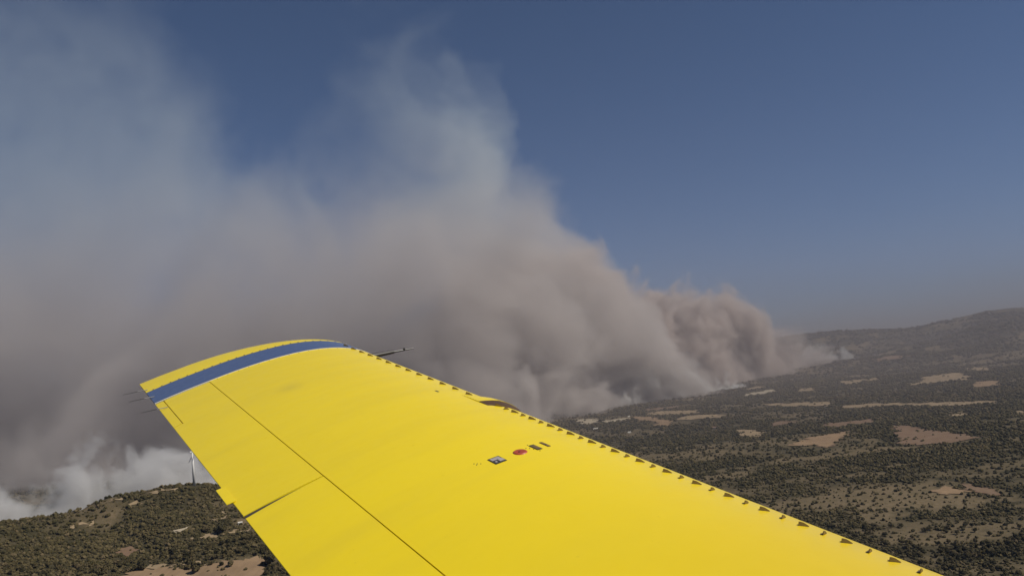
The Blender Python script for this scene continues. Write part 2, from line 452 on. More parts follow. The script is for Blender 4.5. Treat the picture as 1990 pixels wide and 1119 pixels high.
# one joined mesh per small tree: crown lumps, leaf clumps and trunk
tree_meshes = []
for k in range(4):
    bm = bmesh.new(); bm.from_mesh(core_me[k]); bmesh.ops.translate(bm, verts=bm.verts, vec=(0, 0, .35)); bm.from_mesh(crown_meshes[k])
    for f in bm.faces: f.material_index = 0
    n0 = len(bm.faces); bm.from_mesh(trunk_me); bm.faces.ensure_lookup_table()
    for f in bm.faces[n0:]: f.material_index = 1
    me = bpy.data.meshes.new('tree'); bm.to_mesh(me); bm.free(); me.materials.append(LEAF); me.materials.append(BARK); tree_meshes.append(me)
for j, i in enumerate(ind):
    o = link('tree', tree_meshes[j % 4])
    o.location = (sx[i], sy[i], sz[i]); s = ssz[i] * .95; o.scale = (s, s, s * .85); o.rotation_euler = (0, 0, rng.uniform(0, 6.28))
    if j < 120: tag(o, 'dark scrub oak among the bushes on the burning ridge slope at left', 'tree', 'scrub oaks on the ridge slope')
    else: tag(o, 'dark scrub oak among the bushes on the valley floor beyond the leading edge', 'tree', 'scrub oaks on the valley floor')
def big_tree(u, v, size, label, seed):
    w = on_ground(u, v)
    e = bpy.data.objects.new('oak_tree', None); col.objects.link(e); e.location = w; e.scale = (size, size, size)
    tag(e, label, 'tree')
    bm = bmesh.new(); bm.from_mesh(core_me[seed % 4]); bmesh.ops.translate(bm, verts=bm.verts, vec=(0, 0, .3)); bm.from_mesh(crown_mesh(seed, 320))
    me = bpy.data.meshes.new('crown'); bm.to_mesh(me); bm.free(); me.materials.append(LEAF)
    link('crown', me, parent=e); link('trunk', trunk_me, parent=e)
big_tree(448, 1101, 7.5, 'small round oak standing alone in the middle of the ploughed field', 61)
big_tree(431, 1099, 5.0, 'smallest oak at the edge of the ploughed field, left of the lone oak', 62)
big_tree(380, 1113, 9.5, 'wide dark oak splitting the ploughed field at the foot of the picture', 63)
big_tree(277, 1108, 9.0, 'dark oak at the left end of the ploughed field', 64)
big_tree(526, 1098, 15.0, 'largest dark oak beside the ploughed field, touching the wing edge', 65)
big_tree(428, 1037, 13.0, 'broad dark oak on the slope above the pale track', 66)
big_tree(400, 1034, 9.0, 'dark oak left of the broad oak above the pale track', 67)

# ------------------------------------------------------------------ farm buildings
WALL = mat('lime_wash', (.62, .58, .50), .85, .15, .3)
TILE = mat('clay_tile', (.30, .17, .11), .85, .3, .5)
DARK = mat('dark_opening', (.03, .03, .03), .6)
def house(u, v, L, Wd, H, rot, label, flat=False):
    w = on_ground(u, v)
    e = bpy.data.objects.new('farmhouse', None); col.objects.link(e); e.location = w; e.rotation_euler = (0, 0, rot); tag(e, label, 'farmhouse')
    bm = bmesh.new()
    bmesh.ops.create_cube(bm, size=1, matrix=Matrix.Translation((0, 0, H / 2 - 1)) @ Matrix.Diagonal((L, Wd, H + 2, 1)))
    link('wall', from_bm('wall', bm), WALL, e)
    V = [(-L / 2 - .5, -Wd / 2 - .5, H), (L / 2 + .5, -Wd / 2 - .5, H), (L / 2 + .5, Wd / 2 + .5, H), (-L / 2 - .5, Wd / 2 + .5, H), (-L / 2, 0, H + Wd * .25), (L / 2, 0, H + Wd * .25)]
    link('roof', mesh('roof', V, [(0, 1, 5, 4), (2, 3, 4, 5), (1, 2, 5), (3, 0, 4), (3, 2, 1, 0)]), WALL if flat else TILE, e)
    for k in range(3):
        bm = bmesh.new(); bmesh.ops.create_cube(bm, size=1, matrix=Matrix.Translation((-L / 3 + k * L / 3, -Wd / 2 - .02, H * .45)) @ Matrix.Diagonal((1.8, .1, 2.2, 1)))
        link('window', from_bm('window', bm), DARK, e)
house(1158, 834, 36, 14, 6, .05, 'long low white farm building below the pale strip of field', True)
house(1223, 841, 20, 12, 6, .2, 'small white farm building right of the long white one', True)
house(1388, 832, 22, 16, 7, -.3, 'white farm building just left of the square tan field')
house(1222, 810, 18, 12, 6, .4, 'small pale farm building at the left corner of the brown field', True)
house(467, 1018, 9, 6, 4, .4, 'tiny pale hut on the slope close to the wing trailing edge', True)

# ------------------------------------------------------------------ wind turbine
WHITE = mat('turbine_white', (.52, .51, .48), .45, .05, .1)
def turbine():
    b = on_ground(377.6, 943.5) or tuple(cw[11])
    d = math.hypot(b[0], b[1]); k = d / 2135.0
    e = bpy.data.objects.new('wind_turbine', None); col.objects.link(e); e.location = b
    tag(e, 'white three bladed wind turbine standing on the ridge beside the wing edge', 'wind turbine')
    HH = 80 * k
    bm = bmesh.new()
    bmesh.ops.create_cone(bm, cap_ends=True, segments=20, radius1=3.2, radius2=2.2, depth=HH, matrix=Matrix.Translation((0, 0, HH / 2)))
    link('tower', from_bm('tower', bm), WHITE, e, True)
    yaw = R(37 - 180)
    A = Vector((math.sin(yaw + math.pi), math.cos(yaw + math.pi), 0))   # rotor axis
    M = Matrix.Translation((0, 0, HH + 1.9)) @ A.to_track_quat('X', 'Z').to_matrix().to_4x4()
    bm = bmesh.new()
    bmesh.ops.create_cube(bm, size=1, matrix=M @ Matrix.Translation((-2.2, 0, 0)) @ Matrix.Diagonal((11, 3.6, 3.8, 1)))
    bmesh.ops.bevel(bm, geom=bm.edges[:], offset=.6, segments=2, affect='EDGES')
    link('nacelle', from_bm('nacelle', bm), WHITE, e)
    bm = bmesh.new(); bmesh.ops.create_uvsphere(bm, u_segments=12, v_segments=8, radius=1.9, matrix=M @ Matrix.Translation((4.6, 0, 0)) @ Matrix.Diagonal((1.2, 1, 1, 1)))
    link('hub', from_bm('hub', bm), WHITE, e, True)
    for ang in (345, 105, 225):
        V = []; F = []; n = 12
        for i in range(n):
            f = i / (n - 1); r_ = 1.2 + 38 * f
            ch = (1.0 + 2.6 * min(1, f * 6) * (1 - f) ** .7 + .35) if f < 1 else .4
            th = .9 * (1 - f) + .12; tw = R(22 * (1 - f))
            for a in range(8):
                q = a / 8 * 2 * math.pi; px, py = math.cos(q) * ch / 2 + ch * .15, math.sin(q) * th / 2
                V.append(Vector((py * math.cos(tw) - px * math.sin(tw) * .6, px * math.cos(tw), r_)))
        for i in range(n - 1):
            for a in range(8): F.append((i * 8 + a, i * 8 + (a + 1) % 8, i * 8 + 8 + (a + 1) % 8, i * 8 + 8 + a))
        F.append(tuple(range((n - 1) * 8, n * 8)))
        MM = M @ Matrix.Translation((4.8, 0, 0)) @ Matrix.Rotation(R(ang), 4, 'X')
        link('blade', mesh('blade', [MM @ v for v in V], F), WHITE, e, True)
turbine()

# ------------------------------------------------------------------ airplane wing
C = 2.06; TH = .1638; CM = .0317; PC = .4; HX = .774
def zc(x, up=True):
    x = np.clip(np.asarray(x, float), 0, 1.2)
    yt = 5 * TH * (.2969 * np.sqrt(x) - .126 * x - .3516 * x ** 2 + .2843 * x ** 3 - .1015 * x ** 4)
    yc = np.where(x < PC, CM / PC ** 2 * (2 * PC * x - x * x), CM / (1 - PC) ** 2 * (1 - 2 * PC + 2 * PC * x - x * x))
    yt = np.maximum(yt, .0012)
    z = yc + yt if up else yc - yt
    return z + .029 * np.maximum(x - HX, 0)
def W(s, x, up=True, off=0.0):
    return Vector(((1 - x) * C, s, float(zc(x, up)) * C + (off if up else -off)))
def Wn(s, x):
    a = W(s, x + .003) - W(s, x - .003); n = Vector((0, 1, 0)).cross(a).normalized()
    return n if n.z > 0 else -n
wing = bpy.data.objects.new('airplane', None); col.objects.link(wing)
tag(wing, 'yellow airplane wing with a blue stripe near the tip', 'airplane')
RW = np.array([[.84, -.5368, -.0757], [.1403, .0805, .9864], [.5237, .8397, -.1429]])
RW, _ = np.linalg.qr(RW) if False else (RW, 0)
ax = []
for k in range(3):
    v = cr * RW[0, k] + cu * RW[1, k] + cf * RW[2, k]; ax.append(v.normalized())
ax[1] = (ax[1] - ax[0] * ax[0].dot(ax[1])).normalized(); ax[2] = ax[0].cross(ax[1])
org = cr * -3.0982 + cu * -1.0219 + cf * 6.9165 + Vector((0, 0, ZC))
WM = Matrix(((ax[0].x, ax[1].x, ax[2].x, org.x), (ax[0].y, ax[1].y, ax[2].y, org.y), (ax[0].z, ax[1].z, ax[2].z, org.z), (0, 0, 0, 1)))
wing.matrix_world = WM

def paint(name, color, rough=.33, dirt=(.35, .25, .06), dirtamt=.25, shade_smudge=False):
    m = bpy.data.materials.new(name); m.use_nodes = True
    t = NT(m.node_tree); b = m.node_tree.nodes['Principled BSDF']
    tc = t.n('ShaderNodeTexCoord').outputs['Object']
    flow = t.v('MULTIPLY', tc, (.35, 2.2, 1))
    n1 = t.noise(flow, 1.6, 5, .6).outputs[0]; n2 = t.noise(tc, 14, 5, .65).outputs[0]; n3 = t.noise(tc, .9, 3, .5).outputs[0]
    c = t.mix(t.ss(n1, .35, .75, 0, .10), rgb(*color), rgb(*dirt))
    c = t.mix(t.ss(n3, .4, .7, 0, .08), c, rgb(color[0] * .85, color[1] * .8, color[2]))
    c = t.mix(t.ss(n2, .66, .8, 0, dirtamt), c, rgb(*dirt))
    if shade_smudge:
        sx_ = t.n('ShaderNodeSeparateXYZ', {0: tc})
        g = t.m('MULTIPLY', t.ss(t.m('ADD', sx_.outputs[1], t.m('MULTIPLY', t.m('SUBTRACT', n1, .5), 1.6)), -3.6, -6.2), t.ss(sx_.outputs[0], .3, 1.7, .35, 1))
        c = t.mix(t.m('MULTIPLY', g, .5), c, rgb(.56, .36, .02))  # canopy shading painted in: deeper ochre towards root and leading edge
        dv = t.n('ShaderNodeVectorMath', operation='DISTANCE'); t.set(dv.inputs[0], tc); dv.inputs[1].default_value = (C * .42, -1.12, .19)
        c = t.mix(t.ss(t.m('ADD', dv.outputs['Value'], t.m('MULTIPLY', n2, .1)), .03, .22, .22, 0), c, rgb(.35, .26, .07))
    t.set(b.inputs['Base Color'], c)
    t.set(b.inputs['Roughness'], t.lin(n2, .3, .7, rough - .05, rough + .12))
    b.inputs['Coat Weight'].default_value = .4; b.inputs['Coat Roughness'].default_value = .25
    bn = t.n('ShaderNodeBump', {'Strength': .6, 'Distance': .004, 'Height': t.noise(tc, 2.6, 3, .5).outputs[0]})
    t.set(b.inputs['Normal'], bn)
    return m
YEL = paint('yellow_paint', (.87, .662, .008), shade_smudge=True)
BLU = paint('blue_paint', (.075, .11, .225), dirt=(.12, .16, .26), dirtamt=.15)
PALE = mat('pale_edge', (.62, .58, .45), .6)
BLACKM = mat('dark_metal', (.045, .042, .04), .45)
FIN = mat('bronze_anodised', (.19, .13, .04), .5, .2, 40)
GREY = mat('grey_print', (.30, .29, .27), .6, .25, 60)
REDM = mat('red_paint', (.40, .07, .035), .45, .2, 30)
GUN = mat('probe_grey', (.05, .045, .04), .5, .2, 20)

def loft(sections, cap0=True, cap1=True, close=True):
    bm = bmesh.new(); rows = [[bm.verts.new(p) for p in s] for s in sections]; n = len(rows[0])
    for a, b in zip(rows[:-1], rows[1:]):
        for i in range(n if close else n - 1):
            j = (i + 1) % n
            if (a[i].co - a[j].co).length < 1e-9 and (b[i].co - b[j].co).length < 1e-9: continue
            bm.faces.new((a[i], a[j], b[j], b[i]))
    if cap0: bm.faces.new(rows[0][::-1])
    if cap1: bm.faces.new(rows[-1])
    bmesh.ops.remove_doubles(bm, verts=bm.verts, dist=1e-5)
    return bm
def smooth_sharp(me, deg=30):
    me.polygons.foreach_set('use_smooth', [True] * len(me.polygons))
    try: me.set_sharp_from_angle(angle=R(deg))
    except Exception: pass
def part(name, bm, m, parent=None, sharp=30):
    me = from_bm(name, bm); smooth_sharp(me, sharp); return link(name, me, m, parent or wing)
def cosx(a, b, n): return [a + (b - a) * .5 * (1 - math.cos(math.pi * i / (n - 1))) for i in range(n)]
NOSE = [HX - .0013] + [x for x in (.72, .66, .6, .53, .46, .39, .33, .27, .22, .18, .14, .11, .085, .065, .048, .034, .022, .013, .006, .002, 0)]
def full_section(s, xt, off=0.0, xs=None, sq=1.0):
    xs = xs or [xt] + [x for x in NOSE if x < xt - .01]
    up = [W(s, x, True, off) for x in xs]; lo = [W(s, x, False, off) for x in reversed(xs[:-1])]
    return up + lo
# main panel: fixed structure up to the hinge line
ss_ = list(np.linspace(-6.9, -.004, 60))
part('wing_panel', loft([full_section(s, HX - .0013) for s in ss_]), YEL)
# aileron, trim tab, flap
def surf_piece(s0, s1, xa, xb, n=2, dr=0.0, x_round=True):
    secs = []
    for k in range(n):
        s = s0 + (s1 - s0) * k / (n - 1)
        xs = [xb, xb - (xb - xa) * .25, xb - (xb - xa) * .5, xb - (xb - xa) * .75, xa + .008, xa + .002]
        up = [W(s, x) for x in xs]
        nose = [W(s, xa) + Vector((0, 0, -.006))] if x_round else []
        lo = [W(s, x, False) for x in reversed(xs)]
        secs.append(up + nose + lo)
    return loft(secs)
bm = surf_piece(-3.030, -.910, HX, 1.0, 12)
bm2 = surf_piece(-.9099, -.022, HX, .9645, 6, x_round=True)
tmp = bpy.data.meshes.new('t'); bm2.to_mesh(tmp); bm2.free(); bm.from_mesh(tmp)
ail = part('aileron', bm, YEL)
part('trim_tab', surf_piece(-.902, -.024, .9668, 1.0, 4), YEL, ail)
bm = bmesh.new()
s0, s1 = -2.80, -2.525
pts = [W(s0, .992), W(s1, .992), W(s1, 1.018) , W(s0, 1.018)]
for q in range(2):
    for p in pts: bm.verts.new(p + Vector((0, 0, .006 - .004 * q)))
bm.verts.ensure_lookup_table(); vv = bm.verts
for f in ((0, 1, 2, 3), (7, 6, 5, 4), (0, 4, 5, 1), (1, 5, 6, 2), (2, 6, 7, 3), (3, 7, 4, 0)): bm.faces.new([vv[i] for i in f])
part('ground_adjust_tab', bm, YEL, ail)
secs = []
for k in range(14):
    f = k / 13.0
    row = []
    xs = [1.0, .94, .88, .83, .79, HX + .005, HX + .002]
    def sk(x): return -6.9 + (6.9 - 3.042 - .032 * (x - HX) / (1 - HX)) * f
    row = [W(sk(x), x) for x in xs] + [W(sk(HX), HX) + Vector((0, 0, -.006))] + [W(sk(x), x, False) for x in reversed(xs)]
    secs.append(row)
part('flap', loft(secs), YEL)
# blue stripe band and yellow tip; slightly proud of the main panel, with a pale inboard edge
XT = [1.0, .94, .87, .80] + NOSE[1:]
ST = .480
part('stripe_edge', loft([full_section(-.004, 1.0, .0035, XT), full_section(.006, 1.0, .0045, XT)]), PALE)
part('blue_stripe', loft([full_section(s, 1.0, .004, XT) for s in (.006, .12, .24, .36, ST)]), BLU)
def tip_section(s, f):
    # f 0..1 out over the rounded tip; leading corner swept back, thickness closed
    rf = math.sqrt(max(0, 1 - f ** 2.6))
    lead = .30 * f ** 3
    up = []; lo = []
    for x in XT:
        xx = lead + (1 - lead) * x
        a = W(s, x, True, .004); b = W(s, x, False, .004); mid = (a + b) * .5; mid.z = b.z * .35 + a.z * .65
        za = mid.z + (a.z - mid.z) * (.25 + .75 * rf); zb = mid.z + (b.z - mid.z) * (.1 + .9 * rf)
        up.append(Vector(((1 - xx) * C, s, za))); lo.append(Vector(((1 - xx) * C, s, zb)))
    return up + lo[::-1][1:]
tips = [tip_section(ST + .008 + (.932 - ST) * f, f) for f in (0, .15, .3, .45, .6, .72, .82, .9, .96, 1.0)]
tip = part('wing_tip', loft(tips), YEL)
# joint line between stripe and tip, and its row of screws
part('tip_joint', loft([full_section(ST, 1.0, .0015, XT), full_section(ST + .008, 1.0, .0015, XT)], False, False), BLACKM)
def disc(p, n, r_, h, seg=10):
    bm = bmesh.new(); M = Matrix.Translation(p) @ n.to_track_quat('Z', 'Y').to_matrix().to_4x4()
    bmesh.ops.create_cone(bm, cap_ends=True, segments=seg, radius1=r_, radius2=r_ * .85, depth=h, matrix=M @ Matrix.Translation((0, 0, h / 2)))
    return bm
sc_me = from_bm('screw', disc(Vector((0, 0, 0)), Vector((0, 0, 1)), .0075, .0025, 6)); sc_me.materials.append(BLACKM)
def place(me, name, p, n, parent=None, roll=0):
    o = link(name, me, parent=parent or wing)
    o.matrix_parent_inverse = Matrix.Identity(4)
    o.matrix_basis = Matrix.Translation(p) @ n.to_track_quat('Z', 'Y').to_matrix().to_4x4() @ Matrix.Rotation(roll, 4, 'Z')
    return o
for x in np.linspace(.035, .97, 26): place(sc_me, 'screw', W(ST + .014, x, True, .004), Wn(ST, x))
for x in np.linspace(.05, .74, 16): place(sc_me, 'screw', W(-.02, x, True, .0), Wn(0, x)).scale = (.55, .55, 1)
def shade_strip(s0, s1, xa, xb, name, drop):
    vs = []
    for x in np.linspace(xa, xb, 8):
        z = W(0, x).z - drop * (1 - .7 * (x - xa) / (xb - xa)); vs.append(((1 - x) * C, z))
    bm = bmesh.new(); a_ = [bm.verts.new((x, s0, z)) for x, z in vs]; b_ = [bm.verts.new((x, s1, z)) for x, z in vs]
    a2 = [bm.verts.new((x, s0, z - .002)) for x, z in vs]; b2 = [bm.verts.new((x, s1, z - .002)) for x, z in vs]
    for i in range(7): bm.faces.new((a_[i], a_[i + 1], b_[i + 1], b_[i])); bm.faces.new((b2[i], b2[i + 1], a2[i + 1], a2[i]))
    part(name, bm, BLACKM)
shade_strip(-3.078, -3.028, HX + .004, .998, 'gap_shade', .012)  # added dark strips that stand in for shade inside the aileron gaps
shade_strip(-.0235, -.0042, HX + .002, .996, 'gap_shade', .008)
# static wicks
def rod_bm(a, b, r1, r2, seg=8):
    bm = bmesh.new(); d = b - a
    M = Matrix.Translation((a + b) * .5) @ d.to_track_quat('Z', 'Y').to_matrix().to_4x4()
    bmesh.ops.create_cone(bm, cap_ends=True, segments=seg, radius1=r1, radius2=r2, depth=d.length, matrix=M); return bm
for s, x0 in ((-.303, .972), (.214, .985), (.555, .99)):
    p = W(s, x0, True, .008); q = p + Vector((-.085, 0, .001)); e = q + Vector((-.125, 0, -.004))
    wk = part('static_wick', rod_bm(p, q, .0035, .0035), GREY); part('wick_rod', rod_bm(q, e, .0028, .0018), BLACKM, wk)
# probe on the leading edge
a = Vector((C - .07, .03, .050)); b = Vector((C + .22, .045, .047)); e = Vector((C + .45, .055, .040))
pr = part('probe', rod_bm(a, b, .026, .018, 12), GUN)
part('probe_tip', rod_bm(b - Vector((.01, 0, 0)), e, .012, .006, 10), BLACKM, pr)
bm = disc(b + Vector((.12, .003, -.002)), Vector((0, 0, 1)), .012, .02); part('probe_fin', bm, BLACKM, pr)
# vortex generators: V pairs just behind the leading edge
def vg_mesh():
    bm = bmesh.new(); t = .0016
    out = [(-.035, 0), (.037, 0), (.034, .004), (-.002, .0150), (-.026, .0178), (-.035, .0165)]
    A_ = [bm.verts.new((x, -t, z)) for x, z in out]; B_ = [bm.verts.new((x, t, z)) for x, z in out]
    bm.faces.new(A_); bm.faces.new(B_[::-1]); n = len(out)
    for i in range(n): bm.faces.new((A_[i], B_[i], B_[(i + 1) % n], A_[(i + 1) % n]))
    bmesh.ops.scale(bm, vec=(.74, 1, .95), verts=bm.verts)
    bmesh.ops.create_cube(bm, size=1, matrix=Matrix.Translation((0, .006, .001)) @ Matrix.Diagonal((.05, .012, .0014, 1)))
    return from_bm('vortex_generator', bm)
vg = vg_mesh(); vg.materials.append(FIN)
k = 0; s = .165
while s > -6.6:
    if not (-2.74 < s < -2.38) and not (s > -2.4 and k % 2):
        cant = R(20) if k % 2 else R(-20)
        p = W(s, .113, True, .001 if s < 0 else .005); n = Wn(s, .113)
        o = link('vortex_generator', vg, parent=wing)
        xax = (Vector((1, 0, 0)) - n * n.x).normalized(); yax = n.cross(xax)
        M = Matrix(((xax.x, yax.x, n.x, p.x), (xax.y, yax.y, n.y, p.y), (xax.z, yax.z, n.z, p.z), (0, 0, 0, 1)))
        o.matrix_basis = M @ Matrix.Rotation(cant, 4, 'Z')
    s -= .1045; k += 1
# landing light fairing on the leading edge
def lf_section(s, grow):
    pts = []
    for x in (.150, .125, .10, .075, .05, .03, .015, .004, 0):
        g = grow * (.15 + .85 * min(1, (.150 - x) / .075))
        p = W(s, x) + Wn(s, max(x, .006)) * g; p.x += grow * .5 * max(0, 1 - x / .06); pts.append(p)
    for x in (.004, .015, .04, .08): pts.append(W(s, x, False) + Vector((grow * .6 * max(0, 1 - x / .06), 0, -grow * .5)))
    pts += [W(s, .08, False) + Vector((0, 0, .01)), W(s, .05) - Vector((0, 0, .02)), W(s, .150) - Vector((0, 0, .01))]
    return pts
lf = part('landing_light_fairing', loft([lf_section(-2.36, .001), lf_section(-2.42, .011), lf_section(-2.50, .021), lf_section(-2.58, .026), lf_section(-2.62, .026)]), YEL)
LENS = mat('tinted_lens', (.085, .045, .018), .5, .2, 12)
part('landing_light_lens', loft([lf_section(-2.6205, .024), lf_section(-2.66, .021), lf_section(-2.72, .008), lf_section(-2.745, .002)]), LENS, lf)
# red fuel cap, placard, gauge windows, small marks on the skin
def patch(s, x, ds, dc, m, name, h=.0025, rot=0, parent=None, off=0):
    n = Wn(s, x); p = W(s, x, True, off); xax = (Vector((1, 0, 0)) - n * n.x).normalized(); yax = n.cross(xax)
    bm = bmesh.new()
    M = Matrix(((xax.x, yax.x, n.x, p.x), (xax.y, yax.y, n.y, p.y), (xax.z, yax.z, n.z, p.z), (0, 0, 0, 1))) @ Matrix.Rotation(rot, 4, 'Z')
    bmesh.ops.create_cube(bm, size=1, matrix=M @ Matrix.Translation((0, 0, h / 2)) @ Matrix.Diagonal((dc, ds, h, 1)))
    return part(name, bm, m, parent, 20)
cap = part('fuel_cap', disc(W(-3.778, .346, True, -.001), Wn(-3.778, .346), .042, .005, 28), REDM)
bm = disc(W(-3.782, .35, True, .004), Wn(-3.778, .346), .006, .003, 10); part('cap_latch', bm, BLACKM, cap)
pl = patch(-3.782, .420, .092, .070, BLACKM, 'placard', .002)
LGREY = mat('placard_grey', (.42, .38, .37), .5, .3, 90)
patch(-3.795, .4115, .036, .030, LGREY, 'placard_print', .0012, parent=pl, off=.002)
patch(-3.762, .4200, .034, .056, LGREY, 'placard_print', .0012, parent=pl, off=.002)
patch(-3.802, .4285, .016, .012, LGREY, 'placard_print', .0012, parent=pl, off=.002)
g1 = patch(-3.771, .2935, .092, .034, BLACKM, 'gauge_window', .002)
patch(-3.773, .2935, .066, .026, mat('olive_glass', (.16, .11, .045), .3), 'gauge_face', .0012, parent=g1, off=.002)
g2 = patch(-3.758, .2580, .090, .020, BLACKM, 'gauge_window', .002)
patch(-3.740, .2580, .036, .015, mat('brown_glass', (.20, .11, .05), .3), 'gauge_face', .0012, parent=g2, off=.002)
patch(-3.785, .2580, .028, .015, mat('brown_glass2', (.20, .11, .05), .3), 'gauge_face', .0012, parent=g2, off=.002)
patch(-2.216, .208, .050, .016, BLACKM, 'drain_slot', .001)
for (s, x) in ((-3.72, .474), (-3.745, .473), (-3.735, .468), (-3.752, .462), (-3.765, .311), (-3.75, .318), (-3.79, .306), (-3.71, .300), (-3.835, .30)):
    place(sc_me, 'screw', W(s, x, True, -.0005), Wn(s, x)).scale = (.5, .5, .8)

# ------------------------------------------------------------------ smoke
def curve_node(t, x, pts):
    nd = t.n('ShaderNodeFloatCurve'); cm = nd.mapping; c = cm.curves[0]
    while len(c.points) > 2: c.points.remove(c.points[1])
    c.points[0].location = pts[0]; c.points[-1].location = pts[-1]
    for p in pts[1:-1]: c.points.new(*p)
    for p in c.points: p.handle_type = 'AUTO_CLAMPED'
    cm.update(); nd.inputs['Factor'].default_value = 1.0
    t.set(nd.inputs['Value'], x); return nd.outputs[0]

def smoke_object(name, label, origin, rotz, size, res, field, density, color, aniso=.2, absorb=None, high=None):
    me = bpy.data.volumes.new(name)
    o = bpy.data.objects.new(name, me); col.objects.link(o)
    o.location = origin; o.rotation_euler = (0, 0, rotz)
    ng = bpy.data.node_groups.new(name, 'GeometryNodeTree')
    ng.interface.new_socket('Geometry', in_out='INPUT', socket_type='NodeSocketGeometry')
    ng.interface.new_socket('Geometry', in_out='OUTPUT', socket_type='NodeSocketGeometry')
    t = NT(ng); t.n('NodeGroupInput'); go = t.n('NodeGroupOutput')
    pos = t.n('GeometryNodeInputPosition').outputs[0]
    sp = t.n('ShaderNodeSeparateXYZ', {0: pos})
    d = field(t, pos, sp.outputs[0], sp.outputs[1], sp.outputs[2])
    # fade to nothing before every side of the grid
    ed = 1.0
    for i, ax_ in enumerate('XY'):
        e = .06 * size[i]
        ed = t.m('MULTIPLY', ed, t.m('MULTIPLY', t.ss(sp.outputs[i], 0, e), t.ss(sp.outputs[i], size[i] - e, size[i], 1, 0)))
    d = t.m('MULTIPLY', d, ed)
    d = t.m('MAXIMUM', t.m('SUBTRACT', d, .004), 0)
    vc = t.n('GeometryNodeVolumeCube', {'Density': d, 'Background': 0.0, 'Min': (0, 0, 0), 'Max': tuple(size),
                                        'Resolution X': int(size[0] / res), 'Resolution Y': int(size[1] / res), 'Resolution Z': int(size[2] / res)})
    m = bpy.data.materials.new(name); m.use_nodes = True; mt = NT(m.node_tree)
    m.node_tree.nodes.remove(m.node_tree.nodes['Principled BSDF'])
    cc = rgb(*color)
    if high:
        gz = mt.n('ShaderNodeSeparateXYZ', {0: mt.n('ShaderNodeNewGeometry').outputs['Position']}).outputs[2]
        cc = mt.mix(mt.ss(gz, 1300, 3000), rgb(*color), rgb(*high))
    pv = mt.n('ShaderNodeVolumePrincipled', {'Color': cc, 'Density': density, 'Anisotropy': aniso})
    if absorb: pv.inputs['Absorption Color'].default_value = rgb(*absorb)
    mt.set(m.node_tree.nodes['Material Output'].inputs['Volume'], pv.outputs[0])
    sm = t.n('GeometryNodeSetMaterial', {'Geometry': vc.outputs[0], 'Material': m})
    t.set(go.inputs[0], sm.outputs[0])
    md = o.modifiers.new('smoke', 'NODES'); md.node_group = ng
    me.materials.append(m)
    tag(o, label, kind='stuff')
    return o

def warp(t, pos, sc, amt, det=3):
    n = t.noise(pos, sc, det, .55).outputs['Color']
    return t.v('ADD', pos, t.scale(t.v('SUBTRACT', n, (.5, .5, .5)), amt))

# 1. far plume along the fire front running away to the right
A0 = on_ground(1150, 795); A1 = on_ground(1690, 692)
A0 = Vector(A0); A1 = Vector(A1)
dv = (A1 - A0); L1 = math.hypot(dv.x, dv.y); ang1 = math.atan2(dv.y, dv.x)
print('FRONT', A0, A1, L1, math.degrees(ang1))
S1 = (L1 + 1800, 3400, 3200)
def f_far(t, pos, x, y, z):
    p = warp(t, pos, 1 / 1000, 900, 2)
    p = warp(t, p, 1 / 330, 380, 2)
    p = warp(t, p, 1 / 110, 120, 2)
    sp = t.n('ShaderNodeSeparateXYZ', {0: p}); X, Y, Z = sp.outputs[0], sp.outputs[1], sp.outputs[2]
    u = t.m('DIVIDE', t.m('SUBTRACT', X, 900.0), L1)
    top_ = t.m('MULTIPLY', curve_node(t, u, [(0, .56), (.08, .56), (.16, .46), (.30, .39), (.45, .41), (.55, .37), (.63, .31), (.70, .23), (.80, .155), (.92, .085), (1.0, .04)]), 3000.0)
    c = t.m('ADD', 480.0, t.m('MULTIPLY', Z, .45)); hw = t.m('ADD', 280.0, t.m('MULTIPLY', Z, .42))
    n = t.noise(p, 1 / 380, 6, .62).outputs[0]
    e = t.m('MINIMUM', t.m('DIVIDE', t.m('SUBTRACT', top_, Z), 170.0), t.m('DIVIDE', t.m('SUBTRACT', hw, t.m('ABSOLUTE', t.m('SUBTRACT', Y, c))), 150.0))
    e = t.m('MINIMUM', e, 2.2)
    d = t.ss(t.m('ADD', e, t.m('MULTIPLY', t.m('SUBTRACT', n, .53), 8.0)), 0, 1.5)
    return t.m('MULTIPLY', t.m('MULTIPLY', d, t.ss(u, .5, 1.0, 1, .25)), t.ss(x, 150, 2000))
perp1 = Vector((-math.sin(ang1), math.cos(ang1), 0))
o1 = A0 - Vector((math.cos(ang1), math.sin(ang1), 0)) * 900 - perp1 * 150
smoke_object('smoke_plume', 'brown grey billowing smoke rising along the far fire front at right', (o1.x, o1.y, -40), ang1, S1, 25, f_far, .009, (.71, .635, .595), .1)

